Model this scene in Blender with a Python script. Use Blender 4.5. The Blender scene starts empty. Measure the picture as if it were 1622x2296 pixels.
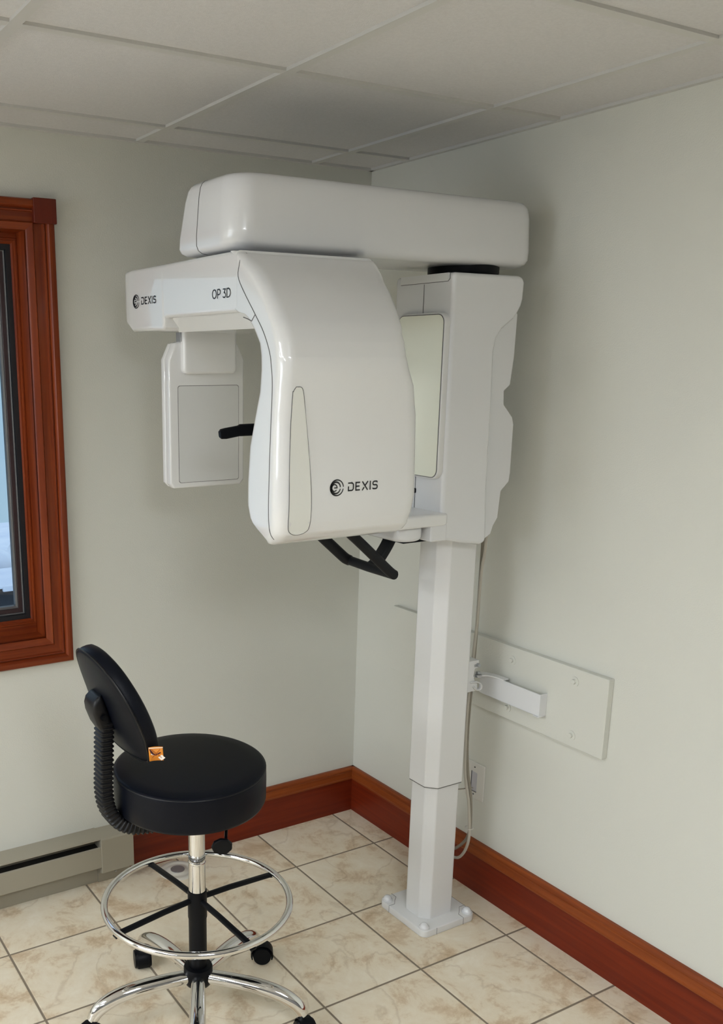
import bpy, bmesh, math, random
from mathutils import Vector, Matrix
random.seed(7)
PI = math.pi
sc = bpy.context.scene
col = sc.collection

# ------------------------------------------------------------------ camera, world, lights, exposure
cam_d = bpy.data.cameras.new('camera'); cam = bpy.data.objects.new('camera', cam_d); col.objects.link(cam)
cam.location = (-2.0837, -2.7609, 1.7093)
cam.rotation_euler = (math.radians(75.7165), math.radians(-0.1313), math.radians(-30.2135))
cam_d.sensor_fit = 'HORIZONTAL'; cam_d.sensor_width = 36.0
cam_d.lens = 36.0 * 2137.22 / 1622.0
cam_d.shift_x = (811 - 556.72) / 1622.0
cam_d.shift_y = (1347.76 - 1148) / 1622.0
cam_d.clip_start = 0.05; cam_d.clip_end = 200
sc.camera = cam
sc.view_settings.view_transform = 'Standard'
sc.view_settings.look = 'None'
sc.view_settings.gamma = 1.0
sc.view_settings.use_curve_mapping = False
sc.view_settings.exposure = 0.17

W = bpy.data.worlds.new('sky'); sc.world = W; W.use_nodes = True
nt = W.node_tree; nt.nodes.clear()
wo = nt.nodes.new('ShaderNodeOutputWorld'); wb = nt.nodes.new('ShaderNodeBackground')
tc = nt.nodes.new('ShaderNodeTexCoord'); sx = nt.nodes.new('ShaderNodeSeparateXYZ'); rp = nt.nodes.new('ShaderNodeValToRGB')
nt.links.new(tc.outputs['Generated'], sx.inputs[0]); nt.links.new(sx.outputs['Z'], rp.inputs[0])
rp.color_ramp.elements[0].position = 0.0; rp.color_ramp.elements[0].color = (0.36, 0.52, 0.68, 1)
rp.color_ramp.elements[1].position = 0.5; rp.color_ramp.elements[1].color = (0.62, 0.76, 0.98, 1)
nt.links.new(rp.outputs[0], wb.inputs[0]); wb.inputs[1].default_value = 1.0
nt.links.new(wb.outputs[0], wo.inputs[0])

LIGHT_STRENGTH = 19.0          # diffusers of the added ceiling lights
DAY_STRENGTH = 34.0           # area lamp at the added end window
def area(name, loc, rot, sx_, sy_, power, color):
    d = bpy.data.lights.new(name, 'AREA'); d.shape = 'RECTANGLE'; d.size = sx_; d.size_y = sy_
    d.energy = power; d.color = color
    o = bpy.data.objects.new(name, d); col.objects.link(o); o.location = loc; o.rotation_euler = rot
    return o
# added area lamp standing in for daylight from a made-up unseen window
area('added_end_window_light', (-5.98, -1.45, 1.45), (0, math.radians(-90), 0), 1.2, 1.7, DAY_STRENGTH, (0.86, 0.93, 1.0))

# ------------------------------------------------------------------ materials
def new_mat(name):
    m = bpy.data.materials.new(name); m.use_nodes = True
    return m, m.node_tree, m.node_tree.nodes['Principled BSDF']
def mat(name, c, rough=0.5, metal=0.0, coat=0.0, spec=0.5, bump=0.0, bscale=200.0, emis=None, estr=0.0):
    m, t, b = new_mat(name)
    b.inputs['Base Color'].default_value = (*c, 1); b.inputs['Roughness'].default_value = rough
    b.inputs['Metallic'].default_value = metal; b.inputs['Coat Weight'].default_value = coat
    b.inputs['Coat Roughness'].default_value = 0.03
    b.inputs['Specular IOR Level'].default_value = spec
    if emis: b.inputs['Emission Color'].default_value = (*emis, 1); b.inputs['Emission Strength'].default_value = estr
    n = t.nodes.new('ShaderNodeTexNoise'); n.inputs['Scale'].default_value = bscale
    tcn = t.nodes.new('ShaderNodeTexCoord'); t.links.new(tcn.outputs['Object'], n.inputs['Vector'])
    if bump > 0:
        bp = t.nodes.new('ShaderNodeBump'); bp.inputs['Strength'].default_value = bump; bp.inputs['Distance'].default_value = 0.002
        t.links.new(n.outputs['Fac'], bp.inputs['Height']); t.links.new(bp.outputs[0], b.inputs['Normal'])
    return m
def mottle(name, c1, c2, scale, rough, bump=0.1, bscale=300, detail=6):
    m, t, b = new_mat(name)
    tcn = t.nodes.new('ShaderNodeTexCoord')
    n = t.nodes.new('ShaderNodeTexNoise'); n.inputs['Scale'].default_value = scale; n.inputs['Detail'].default_value = detail
    r = t.nodes.new('ShaderNodeValToRGB'); r.color_ramp.elements[0].position = .35; r.color_ramp.elements[1].position = .65
    r.color_ramp.elements[0].color = (*c1, 1); r.color_ramp.elements[1].color = (*c2, 1)
    t.links.new(tcn.outputs['Object'], n.inputs['Vector']); t.links.new(n.outputs['Fac'], r.inputs[0])
    t.links.new(r.outputs[0], b.inputs['Base Color']); b.inputs['Roughness'].default_value = rough
    n2 = t.nodes.new('ShaderNodeTexNoise'); n2.inputs['Scale'].default_value = bscale; n2.inputs['Detail'].default_value = 3
    t.links.new(tcn.outputs['Object'], n2.inputs['Vector'])
    bp = t.nodes.new('ShaderNodeBump'); bp.inputs['Strength'].default_value = bump; bp.inputs['Distance'].default_value = 0.002
    t.links.new(n2.outputs['Fac'], bp.inputs['Height']); t.links.new(bp.outputs[0], b.inputs['Normal'])
    return m
def wood(name, axis, c1, c2, rough=0.35, knots=True):
    """pine stained red-brown; grain runs along axis 0,1,2"""
    m, t, b = new_mat(name)
    tcn = t.nodes.new('ShaderNodeTexCoord'); mp = t.nodes.new('ShaderNodeMapping')
    s = [1.0, 1.0, 1.0]
    for i in range(3): s[i] = 1.2 if i == axis else 28.0
    mp.inputs['Scale'].default_value = s
    t.links.new(tcn.outputs['Object'], mp.inputs['Vector'])
    n = t.nodes.new('ShaderNodeTexNoise'); n.inputs['Scale'].default_value = 2.2; n.inputs['Detail'].default_value = 8; n.inputs['Distortion'].default_value = .4
    t.links.new(mp.outputs[0], n.inputs['Vector'])
    r = t.nodes.new('ShaderNodeValToRGB'); r.color_ramp.elements[0].position = .3; r.color_ramp.elements[1].position = .7
    r.color_ramp.elements[0].color = (*c1, 1); r.color_ramp.elements[1].color = (*c2, 1)
    t.links.new(n.outputs['Fac'], r.inputs[0])
    last = r.outputs[0]
    if knots:
        mk = t.nodes.new('ShaderNodeMapping'); k = [1, 1, 1]
        for i in range(3): k[i] = 2.6 if i == axis else 7.0
        mk.inputs['Scale'].default_value = k; t.links.new(tcn.outputs['Object'], mk.inputs['Vector'])
        v = t.nodes.new('ShaderNodeTexVoronoi'); v.inputs['Scale'].default_value = 1.0; t.links.new(mk.outputs[0], v.inputs['Vector'])
        rk = t.nodes.new('ShaderNodeValToRGB'); rk.color_ramp.elements[0].position = .04; rk.color_ramp.elements[1].position = .13
        rk.color_ramp.elements[0].color = (0.25, 0.2, 0.2, 1); rk.color_ramp.elements[1].color = (1, 1, 1, 1)
        t.links.new(v.outputs['Distance'], rk.inputs[0])
        mx = t.nodes.new('ShaderNodeMix'); mx.data_type = 'RGBA'; mx.blend_type = 'MULTIPLY'; mx.inputs['Factor'].default_value = 1
        t.links.new(last, mx.inputs[6]); t.links.new(rk.outputs[0], mx.inputs[7]); last = mx.outputs[2]
    t.links.new(last, b.inputs['Base Color']); b.inputs['Roughness'].default_value = rough; b.inputs['Specular IOR Level'].default_value = .28
    bp = t.nodes.new('ShaderNodeBump'); bp.inputs['Strength'].default_value = .15; bp.inputs['Distance'].default_value = .001
    t.links.new(n.outputs['Fac'], bp.inputs['Height']); t.links.new(bp.outputs[0], b.inputs['Normal'])
    return m

TX, TY, TA, TB = 0.3366, 0.330, 0.1007, 0.2741
def floor_mat():
    m, t, b = new_mat('travertine_tile')
    N = t.nodes.new; L = t.links.new
    tcn = N('ShaderNodeTexCoord'); sp = N('ShaderNodeSeparateXYZ'); L(tcn.outputs['Object'], sp.inputs[0])
    def mth(op, a, bb=None, c=None):
        n = N('ShaderNodeMath'); n.operation = op
        for i, v in enumerate((a, bb, c)):
            if v is None: continue
            if isinstance(v, (int, float)): n.inputs[i].default_value = v
            else: L(v, n.inputs[i])
        return n.outputs[0]
    u = mth('DIVIDE', mth('ADD', sp.outputs['X'], TA), TX); v = mth('DIVIDE', mth('ADD', sp.outputs['Y'], TB), TY)
    fu, fv = mth('FLOOR', u), mth('FLOOR', v)
    du = mth('MULTIPLY', mth('MINIMUM', mth('SUBTRACT', u, fu), mth('SUBTRACT', mth('ADD', fu, 1), u)), TX)
    dv = mth('MULTIPLY', mth('MINIMUM', mth('SUBTRACT', v, fv), mth('SUBTRACT', mth('ADD', fv, 1), v)), TY)
    d = mth('MINIMUM', du, dv)
    cb = N('ShaderNodeCombineXYZ'); L(fu, cb.inputs[0]); L(fv, cb.inputs[1])
    wn = N('ShaderNodeTexWhiteNoise'); wn.noise_dimensions = '3D'; L(cb.outputs[0], wn.inputs['Vector'])
    off = N('ShaderNodeVectorMath'); off.operation = 'MULTIPLY_ADD'
    L(wn.outputs['Color'], off.inputs[0]); off.inputs[1].default_value = (9, 9, 9); L(tcn.outputs['Object'], off.inputs[2])
    n1 = N('ShaderNodeTexNoise'); n1.inputs['Scale'].default_value = 7.5; n1.inputs['Detail'].default_value = 12; n1.inputs['Roughness'].default_value = .72; n1.inputs['Distortion'].default_value = .35
    L(off.outputs[0], n1.inputs['Vector'])
    r1 = N('ShaderNodeValToRGB'); e = r1.color_ramp.elements
    e[0].position = .32; e[0].color = (0.53, 0.385, 0.24, 1); e[1].position = .68; e[1].color = (0.84, 0.77, 0.63, 1)
    x = e.new(.42); x.color = (0.66, 0.53, 0.37, 1); x = e.new(.48); x.color = (0.76, 0.66, 0.50, 1)
    L(n1.outputs['Fac'], r1.inputs[0])
    # thin veins
    n2 = N('ShaderNodeTexNoise'); n2.inputs['Scale'].default_value = 3.2; n2.inputs['Detail'].default_value = 9; n2.inputs['Distortion'].default_value = .5
    L(off.outputs[0], n2.inputs['Vector'])
    vein = mth('ABSOLUTE', mth('SUBTRACT', n2.outputs['Fac'], .5))
    r2 = N('ShaderNodeValToRGB'); r2.color_ramp.elements[0].position = 0.0; r2.color_ramp.elements[0].color = (.74, .68, .62, 1)
    r2.color_ramp.elements[1].position = .014; r2.color_ramp.elements[1].color = (1, 1, 1, 1); L(vein, r2.inputs[0])
    mx = N('ShaderNodeMix'); mx.data_type = 'RGBA'; mx.blend_type = 'MULTIPLY'; mx.inputs['Factor'].default_value = .55
    L(r1.outputs[0], mx.inputs[6]); L(r2.outputs[0], mx.inputs[7])
    # grout
    g = N('ShaderNodeMapRange'); g.inputs['From Min'].default_value = .0026; g.inputs['From Max'].default_value = .0038; L(d, g.inputs['Value'])
    mg = N('ShaderNodeMix'); mg.data_type = 'RGBA'; L(g.outputs[0], mg.inputs['Factor'])
    mg.inputs[6].default_value = (0.23, 0.185, 0.135, 1); L(mx.outputs[2], mg.inputs[7])
    L(mg.outputs[2], b.inputs['Base Color'])
    rr = N('ShaderNodeMapRange'); rr.inputs['To Min'].default_value = .85; rr.inputs['To Max'].default_value = .38; L(g.outputs[0], rr.inputs['Value']); L(rr.outputs[0], b.inputs['Roughness'])
    g2 = N('ShaderNodeMapRange'); g2.inputs['From Min'].default_value = .001; g2.inputs['From Max'].default_value = .006; L(d, g2.inputs['Value'])
    hh = mth('ADD', g2.outputs[0], mth('MULTIPLY', n1.outputs['Fac'], .25))
    bp = N('ShaderNodeBump'); bp.inputs['Strength'].default_value = .5; bp.inputs['Distance'].default_value = .0015
    L(hh, bp.inputs['Height']); L(bp.outputs[0], b.inputs['Normal'])
    b.inputs['Specular IOR Level'].default_value = .4
    return m

M = {}
M['wall'] = mat('wall_paint', (0.66, 0.66, 0.60), .6, bump=.25, bscale=260)
M['ceiling'] = mottle('ceiling_tile', (0.61, 0.60, 0.60), (0.65, 0.64, 0.64), 160, .9, .5, 420)
M['unseen_wall'] = wood('dark_unseen_wall', 2, (0.14, 0.135, 0.13), (0.19, 0.185, 0.18), .5, knots=False)  # invented dark finish for the unseen walls, to cut bounced light
M['tbar'] = mat('ceiling_grid', (0.57, 0.565, 0.545), .45)
M['floor'] = floor_mat()
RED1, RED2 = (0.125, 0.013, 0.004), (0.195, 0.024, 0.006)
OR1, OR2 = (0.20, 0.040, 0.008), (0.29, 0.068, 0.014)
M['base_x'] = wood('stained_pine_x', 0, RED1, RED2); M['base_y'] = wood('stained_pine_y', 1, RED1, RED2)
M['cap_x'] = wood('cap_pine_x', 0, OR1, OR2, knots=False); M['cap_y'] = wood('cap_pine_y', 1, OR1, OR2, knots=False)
M['win_wood'] = wood('window_pine', 2, (0.135, 0.020, 0.005), (0.25, 0.047, 0.010), .32, knots=False)
M['win_wood_x'] = wood('window_pine_x', 0, (0.135, 0.020, 0.005), (0.25, 0.047, 0.010), .32, knots=False)
M['block'] = wood('corner_block_pine', 2, (0.10, 0.014, 0.006), (0.14, 0.020, 0.008), .35, knots=False)
M['sash'] = mat('black_sash', (0.008, 0.009, 0.012), .45)
M['sash2'] = mat('brown_sash', (0.035, 0.018, 0.020), .4)
M['rubber'] = mat('grey_gasket', (0.10, 0.10, 0.10), .5)
M['white'] = mat('gloss_white', (0.72, 0.725, 0.735), .22, coat=.35, spec=.5)
M['head'] = mat('gloss_white_head', (0.76, 0.76, 0.755), .3, coat=1.0)
M['satin'] = mat('satin_white', (0.71, 0.71, 0.70), .42)
M['powder'] = mat('powder_white', (0.73, 0.73, 0.725), .4, bump=.06, bscale=900)
M['inset'] = mat('inset_panel', (0.78, 0.785, 0.74), .4)
M['sensor_panel'] = mat('sensor_panel', (0.66, 0.665, 0.655), .35)
M['mirror'] = mat('mirror_pale', (0.84, 0.85, 0.735), .35)  # plain pale cream panel as the mirror face
M['seam'] = mat('seam_shadow', (0.12, 0.12, 0.12), .6)
M['ink'] = mat('black_print', (0.006, 0.006, 0.007), .4)
M['black'] = mat('black_plastic', (0.003, 0.0035, 0.005), .42, spec=.15)
M['softblack'] = mat('black_grip', (0.006, 0.007, 0.009), .5, spec=.25)
M['vinyl'] = mat('black_vinyl', (0.0022, 0.0032, 0.0070), .42, spec=.16, bump=.12, bscale=700)
M['boot'] = mat('black_rubber', (0.005, 0.005, 0.006), .4, spec=.3)
M['chrome'] = mat('chrome', (0.80, 0.80, 0.80), .06, metal=1.0)
M['steel'] = mat('zinc_steel', (0.45, 0.46, 0.47), .45, metal=.75)
M['heater'] = mat('heater_enamel', (0.33, 0.30, 0.235), .42)
M['heater_in'] = mat('heater_inside', (0.02, 0.018, 0.016), .6)
M['board'] = mat('painted_board', (0.66, 0.66, 0.60), .5, bump=.25, bscale=180)
M['cable'] = mat('grey_cable', (0.52, 0.48, 0.41), .45)
M['cable2'] = mat('dark_cable', (0.28, 0.25, 0.20), .45)
M['plate'] = mat('wall_plate', (0.68, 0.66, 0.61), .35)
M['socket'] = mat('socket_inside', (0.50, 0.49, 0.52), .5)
M['orange'] = mat('orange_tag', (0.80, 0.28, 0.02), .5)
M['tagwhite'] = mat('tag_white', (0.85, 0.78, 0.70), .5)
M['maroon'] = mat('tag_print', (0.07, 0.008, 0.008), .5)
M['tagline'] = mat('tag_line', (0.40, 0.09, 0.01), .5)
M['snow'] = mottle('snow', (0.75, 0.80, 0.90), (0.88, 0.91, 0.97), 3, .8, .3, 20)
M['dark_out'] = mottle('dark_tarp', (0.012, 0.014, 0.018), (0.03, 0.033, 0.04), 6, .6, .3, 30)
M['diff'] = mat('light_diffuser', (0.9, 0.9, 0.88), .5, emis=(0.90, 0.955, 1.0), estr=LIGHT_STRENGTH)
M['lens'] = mat('floor_drain_plate', (0.66, 0.63, 0.56), .35)
def glass():
    m, t, b = new_mat('window_glass'); t.nodes.remove(b)
    g = t.nodes.new('ShaderNodeBsdfGlossy'); g.inputs['Roughness'].default_value = .0
    tr = t.nodes.new('ShaderNodeBsdfTransparent'); tr.inputs[0].default_value = (.93, .97, .97, 1)
    fr = t.nodes.new('ShaderNodeFresnel'); fr.inputs['IOR'].default_value = 1.45
    mx = t.nodes.new('ShaderNodeMixShader'); t.links.new(fr.outputs[0], mx.inputs[0])
    t.links.new(tr.outputs[0], mx.inputs[1]); t.links.new(g.outputs[0], mx.inputs[2])
    t.links.new(mx.outputs[0], t.nodes['Material Output'].inputs[0])
    return m
M['glass'] = glass()

# ------------------------------------------------------------------ mesh helpers
def link(name, bm, m, parent=None, smooth=35, bevel=0.0, seg=3):
    bmesh.ops.remove_doubles(bm, verts=bm.verts, dist=1e-6)
    bmesh.ops.recalc_face_normals(bm, faces=bm.faces)
    me = bpy.data.meshes.new(name); bm.to_mesh(me); bm.free()
    ms = m if isinstance(m, (list, tuple)) else [m]
    for x in ms: me.materials.append(x)
    if smooth:
        me.polygons.foreach_set('use_smooth', [True] * len(me.polygons))
        me.set_sharp_from_angle(angle=math.radians(smooth))
    o = bpy.data.objects.new(name, me); col.objects.link(o)
    if parent is not None: o.parent = parent; o.matrix_parent_inverse = Matrix.Translation(parent.location).inverted() if parent.type == 'EMPTY' and parent.parent is None else Matrix()
    if bevel:
        bv = o.modifiers.new('bevel', 'BEVEL'); bv.width = bevel; bv.segments = seg; bv.limit_method = 'ANGLE'; bv.angle_limit = math.radians(40)
        bv.harden_normals = True
    return o
def BM(): return bmesh.new()
def box(bm, x0, x1, y0, y1, z0, z1, mi=0):
    v = [bm.verts.new(p) for p in ((x0,y0,z0),(x1,y0,z0),(x1,y1,z0),(x0,y1,z0),(x0,y0,z1),(x1,y0,z1),(x1,y1,z1),(x0,y1,z1))]
    for f in ((0,3,2,1),(4,5,6,7),(0,1,5,4),(1,2,6,5),(2,3,7,6),(3,0,4,7)):
        bm.faces.new([v[i] for i in f]).material_index = mi
    return bm
def loft(bm, secs, cap=True, closed=False, mi=0):
    R = [[bm.verts.new(p) for p in s] for s in secs]
    n = len(R[0]); m = len(R)
    for i in range(m if closed else m - 1):
        a, b_ = R[i], R[(i + 1) % m]
        for j in range(n):
            f = bm.faces.new((a[j], a[(j+1) % n], b_[(j+1) % n], b_[j])); f.material_index = mi
    if cap and not closed:
        bm.faces.new(R[0][::-1]).material_index = mi; bm.faces.new(R[-1]).material_index = mi
    return bm
def rrect(x0, x1, y0, y1, r, n=6):
    """rounded rectangle outline in 2D; r = radius or four radii (x0y0, x1y0, x1y1, x0y1)"""
    rs = r if isinstance(r, (list, tuple)) else (r,) * 4
    out = []
    for (cx, cy, sxx, syy, a0), rr in zip(((x0,y0,1,1,PI),(x1,y0,-1,1,1.5*PI),(x1,y1,-1,-1,0),(x0,y1,1,-1,.5*PI)), rs):
        ox, oy = cx + sxx*rr, cy + syy*rr
        for k in range(n + 1):
            a = a0 + k * (PI/2) / n
            out.append((ox + rr*math.cos(a), oy + rr*math.sin(a)))
    return out
def prism(bm, pts, lo, hi, axis, mi=0):
    def P(p, t):
        return (t, p[0], p[1]) if axis == 0 else (p[0], t, p[1]) if axis == 1 else (p[0], p[1], t)
    return loft(bm, [[P(p, lo) for p in pts], [P(p, hi) for p in pts]], mi=mi)
def softprism(bm, fn, lo, hi, axis, b, k=4):
    """fn(inset)->2D outline; edges at lo and hi rounded by b"""
    def P(p, t): return (t, p[0], p[1]) if axis == 0 else (p[0], t, p[1]) if axis == 1 else (p[0], p[1], t)
    secs = []
    for i in range(k + 1):
        t = i / k                                   # quarter circle
        dz = b*(1 - math.cos(t*PI/2)); ins = b*(1 - math.sin(t*PI/2))
        secs.append([P(p, lo + dz) for p in fn(ins)])
    for i in range(k, -1, -1):
        t = i / k
        dz = b*(1 - math.cos(t*PI/2)); ins = b*(1 - math.sin(t*PI/2))
        secs.append([P(p, hi - dz) for p in fn(ins)])
    return loft(bm, secs)
def cyl(bm, p0, p1, r0, r1=None, n=24, mi=0, cap=True):
    r1 = r0 if r1 is None else r1
    p0, p1 = Vector(p0), Vector(p1); d = (p1 - p0).normalized()
    up = Vector((0,0,1)) if abs(d.z) < .95 else Vector((1,0,0))
    a = d.cross(up).normalized(); b_ = d.cross(a)
    return loft(bm, [[p + (a*math.cos(2*PI*k/n) + b_*math.sin(2*PI*k/n))*r for k in range(n)] for p, r in ((p0, r0), (p1, r1))], cap, mi=mi)
def lathe(bm, prof, c=(0,0,0), n=48, mi=0):
    """prof: list of (r, z); revolve about vertical axis through c"""
    prof = [(max(r, 1e-4), z) for r, z in prof]
    return loft(bm, [[(c[0]+r*math.cos(2*PI*k/n), c[1]+r*math.sin(2*PI*k/n), c[2]+z) for k in range(n)] for r, z in prof], mi=mi)
def smooth_path(pts, n=8):
    P = [Vector(p) for p in pts]; P = [P[0]*2 - P[1]] + P + [P[-1]*2 - P[-2]]; out = []
    for i in range(1, len(P) - 2):
        for k in range(n):
            t = k / n
            out.append(.5*((2*P[i]) + (-P[i-1]+P[i+1])*t + (2*P[i-1]-5*P[i]+4*P[i+1]-P[i+2])*t*t + (-P[i-1]+3*P[i]-3*P[i+1]+P[i+2])*t**3))
    out.append(P[-2]); return out
def tube(bm, pts, r, n=12, closed=False, side=None, mi=0, cap=True):
    """r: number, (rw, rh) or function t->(rw, rh); side: preferred sideways vector"""
    P = [Vector(p) for p in pts]; m = len(P); secs = []; prev = None
    for i in range(m):
        if closed: d = (P[(i+1) % m] - P[i-1]).normalized()
        else: d = (P[min(i+1, m-1)] - P[max(i-1, 0)]).normalized()
        if side is not None: a = Vector(side); a = (a - d*a.dot(d)).normalized()
        elif prev is None:
            up = Vector((0,0,1)) if abs(d.z) < .9 else Vector((1,0,0)); a = d.cross(up).normalized()
        else: a = (prev - d*prev.dot(d)).normalized()
        prev = a; b_ = d.cross(a)
        rr = r(i/(m-1)) if callable(r) else r
        rw, rh = rr if isinstance(rr, (tuple, list)) else (rr, rr)
        secs.append([P[i] + a*rw*math.cos(2*PI*k/n) + b_*rh*math.sin(2*PI*k/n) for k in range(n)])
    return loft(bm, secs, cap, closed, mi=mi)
def rtube(bm, pts, w, h, side, rr=.25, closed=False):
    """rounded-rectangle section tube"""
    P = [Vector(p) for p in pts]; m = len(P); secs = []
    for i in range(m):
        d = (P[min(i+1, m-1)] - P[max(i-1, 0)]).normalized()
        a = Vector(side); a = (a - d*a.dot(d)).normalized(); b_ = d.cross(a)
        ww = w[i] if isinstance(w, list) else w; hh = h[i] if isinstance(h, list) else h
        secs.append([P[i] + a*u + b_*v for u, v in rrect(-ww/2, ww/2, -hh/2, hh/2, min(ww, hh)*rr, 3)])
    return loft(bm, secs)
def interp(tab, z):
    tab = sorted(tab)
    if z <= tab[0][0]: return tab[0][1]
    for (a, va), (b_, vb) in zip(tab, tab[1:]):
        if z <= b_:
            t = (z - a)/(b_ - a); return va + (vb - va)*t
    return tab[-1][1]
def tag(o, label=None, cat=None, group=None, kind=None):
    if label: o['label'] = label
    if cat: o['category'] = cat
    if group: o['group'] = group
    if kind: o['kind'] = kind
    return o
def empty(name, loc, label=None, cat=None, kind=None, group=None):
    o = bpy.data.objects.new(name, None); col.objects.link(o); o.location = loc; o.empty_display_size = .1
    return tag(o, label, cat, group, kind)
def struct(name, bm, m, **k):
    o = link(name, bm, m, **k); o['kind'] = 'structure'; return o
def seam_tube(bm, pts, r=.0009): return tube(bm, pts, r, 6)

# ribbons for lettering: polylines in (u, v) units, mapped by f(u, v) -> 3D
def ribbon(bm, pl, w, f, closed=False):
    P = [Vector(p) for p in pl]; m = len(P); L_, R_ = [], []
    for i in range(m):
        a = P[i-1] if (i > 0 or closed) else None; b_ = P[(i+1) % m] if (i < m-1 or closed) else None
        d1 = (P[i]-a).normalized() if a is not None else None; d2 = (b_-P[i]).normalized() if b_ is not None else None
        if d1 is None: d1 = d2
        if d2 is None: d2 = d1
        n1 = Vector((-d1.y, d1.x)); n2 = Vector((-d2.y, d2.x)); nn = (n1+n2)
        nn = nn.normalized() if nn.length > 1e-6 else n1
        ww = w[i] if isinstance(w, list) else w
        k = ww/2/max(.45, nn.dot(n1))
        L_.append(bm.verts.new(f(*(P[i]+nn*k)))); R_.append(bm.verts.new(f(*(P[i]-nn*k))))
    for i in range(m if closed else m-1):
        j = (i+1) % m; bm.faces.new((L_[i], L_[j], R_[j], R_[i]))
def arc(cx, cy, rx, ry, a0, a1, n=16):
    return [(cx + rx*math.cos(math.radians(a0+(a1-a0)*k/n)), cy + ry*math.sin(math.radians(a0+(a1-a0)*k/n))) for k in range(n+1)]
GL = {
 'D': (.78, [[(0,.92),(.46,.92)] + arc(.46,.66,.26,.26,90,0,6) + arc(.46,.34,.26,.26,0,-90,6) + [(.06,.08),(.06,.56)]]),
 'E': (.66, [[(.06,1),(.06,0)],[(.06,.92),(.62,.92)],[(.06,.5),(.56,.5)],[(.06,.08),(.62,.08)]]),
 'X': (.82, [[(.03,1),(.78,0)],[(.80,1),(.45,.55)],[(.30,.34),(.05,0)]]),
 'I': (.16, [[(.08,1),(.08,0)]]),
 'S': (.72, [[(.68,.80)] + arc(.48,.80,.18,.12,0,90,4) + arc(.26,.72,.2,.2,90,180,4)[:] + arc(.26,.66,.2,.15,180,270,4) + arc(.46,.34,.2,.17,90,0,4) + arc(.46,.26,.2,.18,0,-90,4) + arc(.2,.2,.16,.12,-90,-180,4)]),
}
def brand(bm, f, h, gap=.2, tw=.155):
    """round arc emblem + five letters; f maps metres (u right, v up) from the emblem centre"""
    R = h*.93
    ribbon(bm, arc(0,0,R*.93,R*.93,14,350,44)[:0] or arc(0,0,R*.93,R*.93,4,180,24), [R*.11 + R*.10*(k/24) for k in range(25)], f)
    ribbon(bm, arc(0,0,R*.93,R*.93,180,350,24), [R*.21 - R*.10*(k/24) for k in range(25)], f)
    cx = -R*.16
    ribbon(bm, arc(cx,0,R*.66,R*.68,4,176,20), [R*.12 + R*.18*(k/20) for k in range(21)], f)
    ribbon(bm, arc(cx,0,R*.66,R*.68,184,348,20), [R*.30 - R*.18*(k/20) for k in range(21)], f)
    cx2 = -R*.36
    ribbon(bm, [(cx2-R*.05, 0), (cx2+R*.36, 0)] + arc(cx2,0,R*.38,R*.40,0,170,14), R*.14, f)
    ribbon(bm, arc(cx2,0,R*.38,R*.40,170,320,14), R*.14, f)
    x = R*1.62
    for ch in 'DEXIS':
        w, pls = GL[ch]
        for pl in pls: ribbon(bm, [(x + u*h*1.02, (v-.5)*h) for u, v in pl], h*tw, f)
        x += (w + gap)*h
def letters_op3d(bm, f, h):
    sw = h*.115; x = 0
    ribbon(bm, arc(x+.42*h, 0, .37*h, .45*h, 0, 360, 28)[:-1], sw, f, closed=True); x += .98*h
    ribbon(bm, [(x+.06*h, -.5*h), (x+.06*h, .45*h), (x+.34*h, .45*h)] + [(x+.34*h+a, .18*h+b_) for a, b_ in arc(0,0,.24*h,.27*h,90,-90,10)] + [(x+.06*h, -.09*h)], sw, f); x += 1.02*h
    ribbon(bm, [(x+.05*h, .43*h), (x+.52*h, .43*h), (x+.27*h, .07*h)] + [(x+.27*h+a, -.2*h+b_) for a, b_ in arc(0,0,.27*h,.26*h,80,-150,12)], sw, f); x += .72*h
    ribbon(bm, [(x+.06*h, -.45*h), (x+.06*h, .45*h), (x+.30*h, .45*h)] + [(x+.30*h+a, b_) for a, b_ in arc(0,0,.40*h,.45*h,90,-90,14)], sw, f, closed=True)

# ------------------------------------------------------------------ room shell
H = 2.3143
RX0, RY0 = -6.0, -4.8           # far ends of the room
WX0, WX1, WZ0, WZ1 = -2.15, -1.19, 0.862, 2.064      # opening of window 1 in the left wall
T = 0.15
bm = BM(); box(bm, RX0-T, T, RY0-T, T, -.12, 0); struct('floor', bm, M['floor'], smooth=0)
bm = BM()
box(bm, RX0-T, WX0, 0, T, 0, H+.1); box(bm, WX1, T, 0, T, 0, H+.1)
box(bm, WX0, WX1, 0, T, 0, WZ0); box(bm, WX0, WX1, 0, T, WZ1, H+.1)
struct('wall_left', bm, M['wall'], smooth=0)
bm = BM(); box(bm, 0, T, RY0-T, 0, 0, H+.1); struct('wall_right', bm, M['wall'], smooth=0)
bm = BM(); box(bm, RX0, 0, RY0-T, RY0, 0, H+.1); struct('wall_back', bm, M['unseen_wall'], smooth=0)
EY0, EY1, EZ0, EZ1 = -2.3, -.6, .85, 2.05
bm = BM(); box(bm, RX0-T, RX0, RY0-T, EY0, 0, H+.1); box(bm, RX0-T, RX0, EY1, 0, 0, H+.1)
box(bm, RX0-T, RX0, EY0, EY1, 0, EZ0); box(bm, RX0-T, RX0, EY0, EY1, EZ1, H+.1)
struct('wall_end', bm, M['unseen_wall'], smooth=0)

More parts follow.
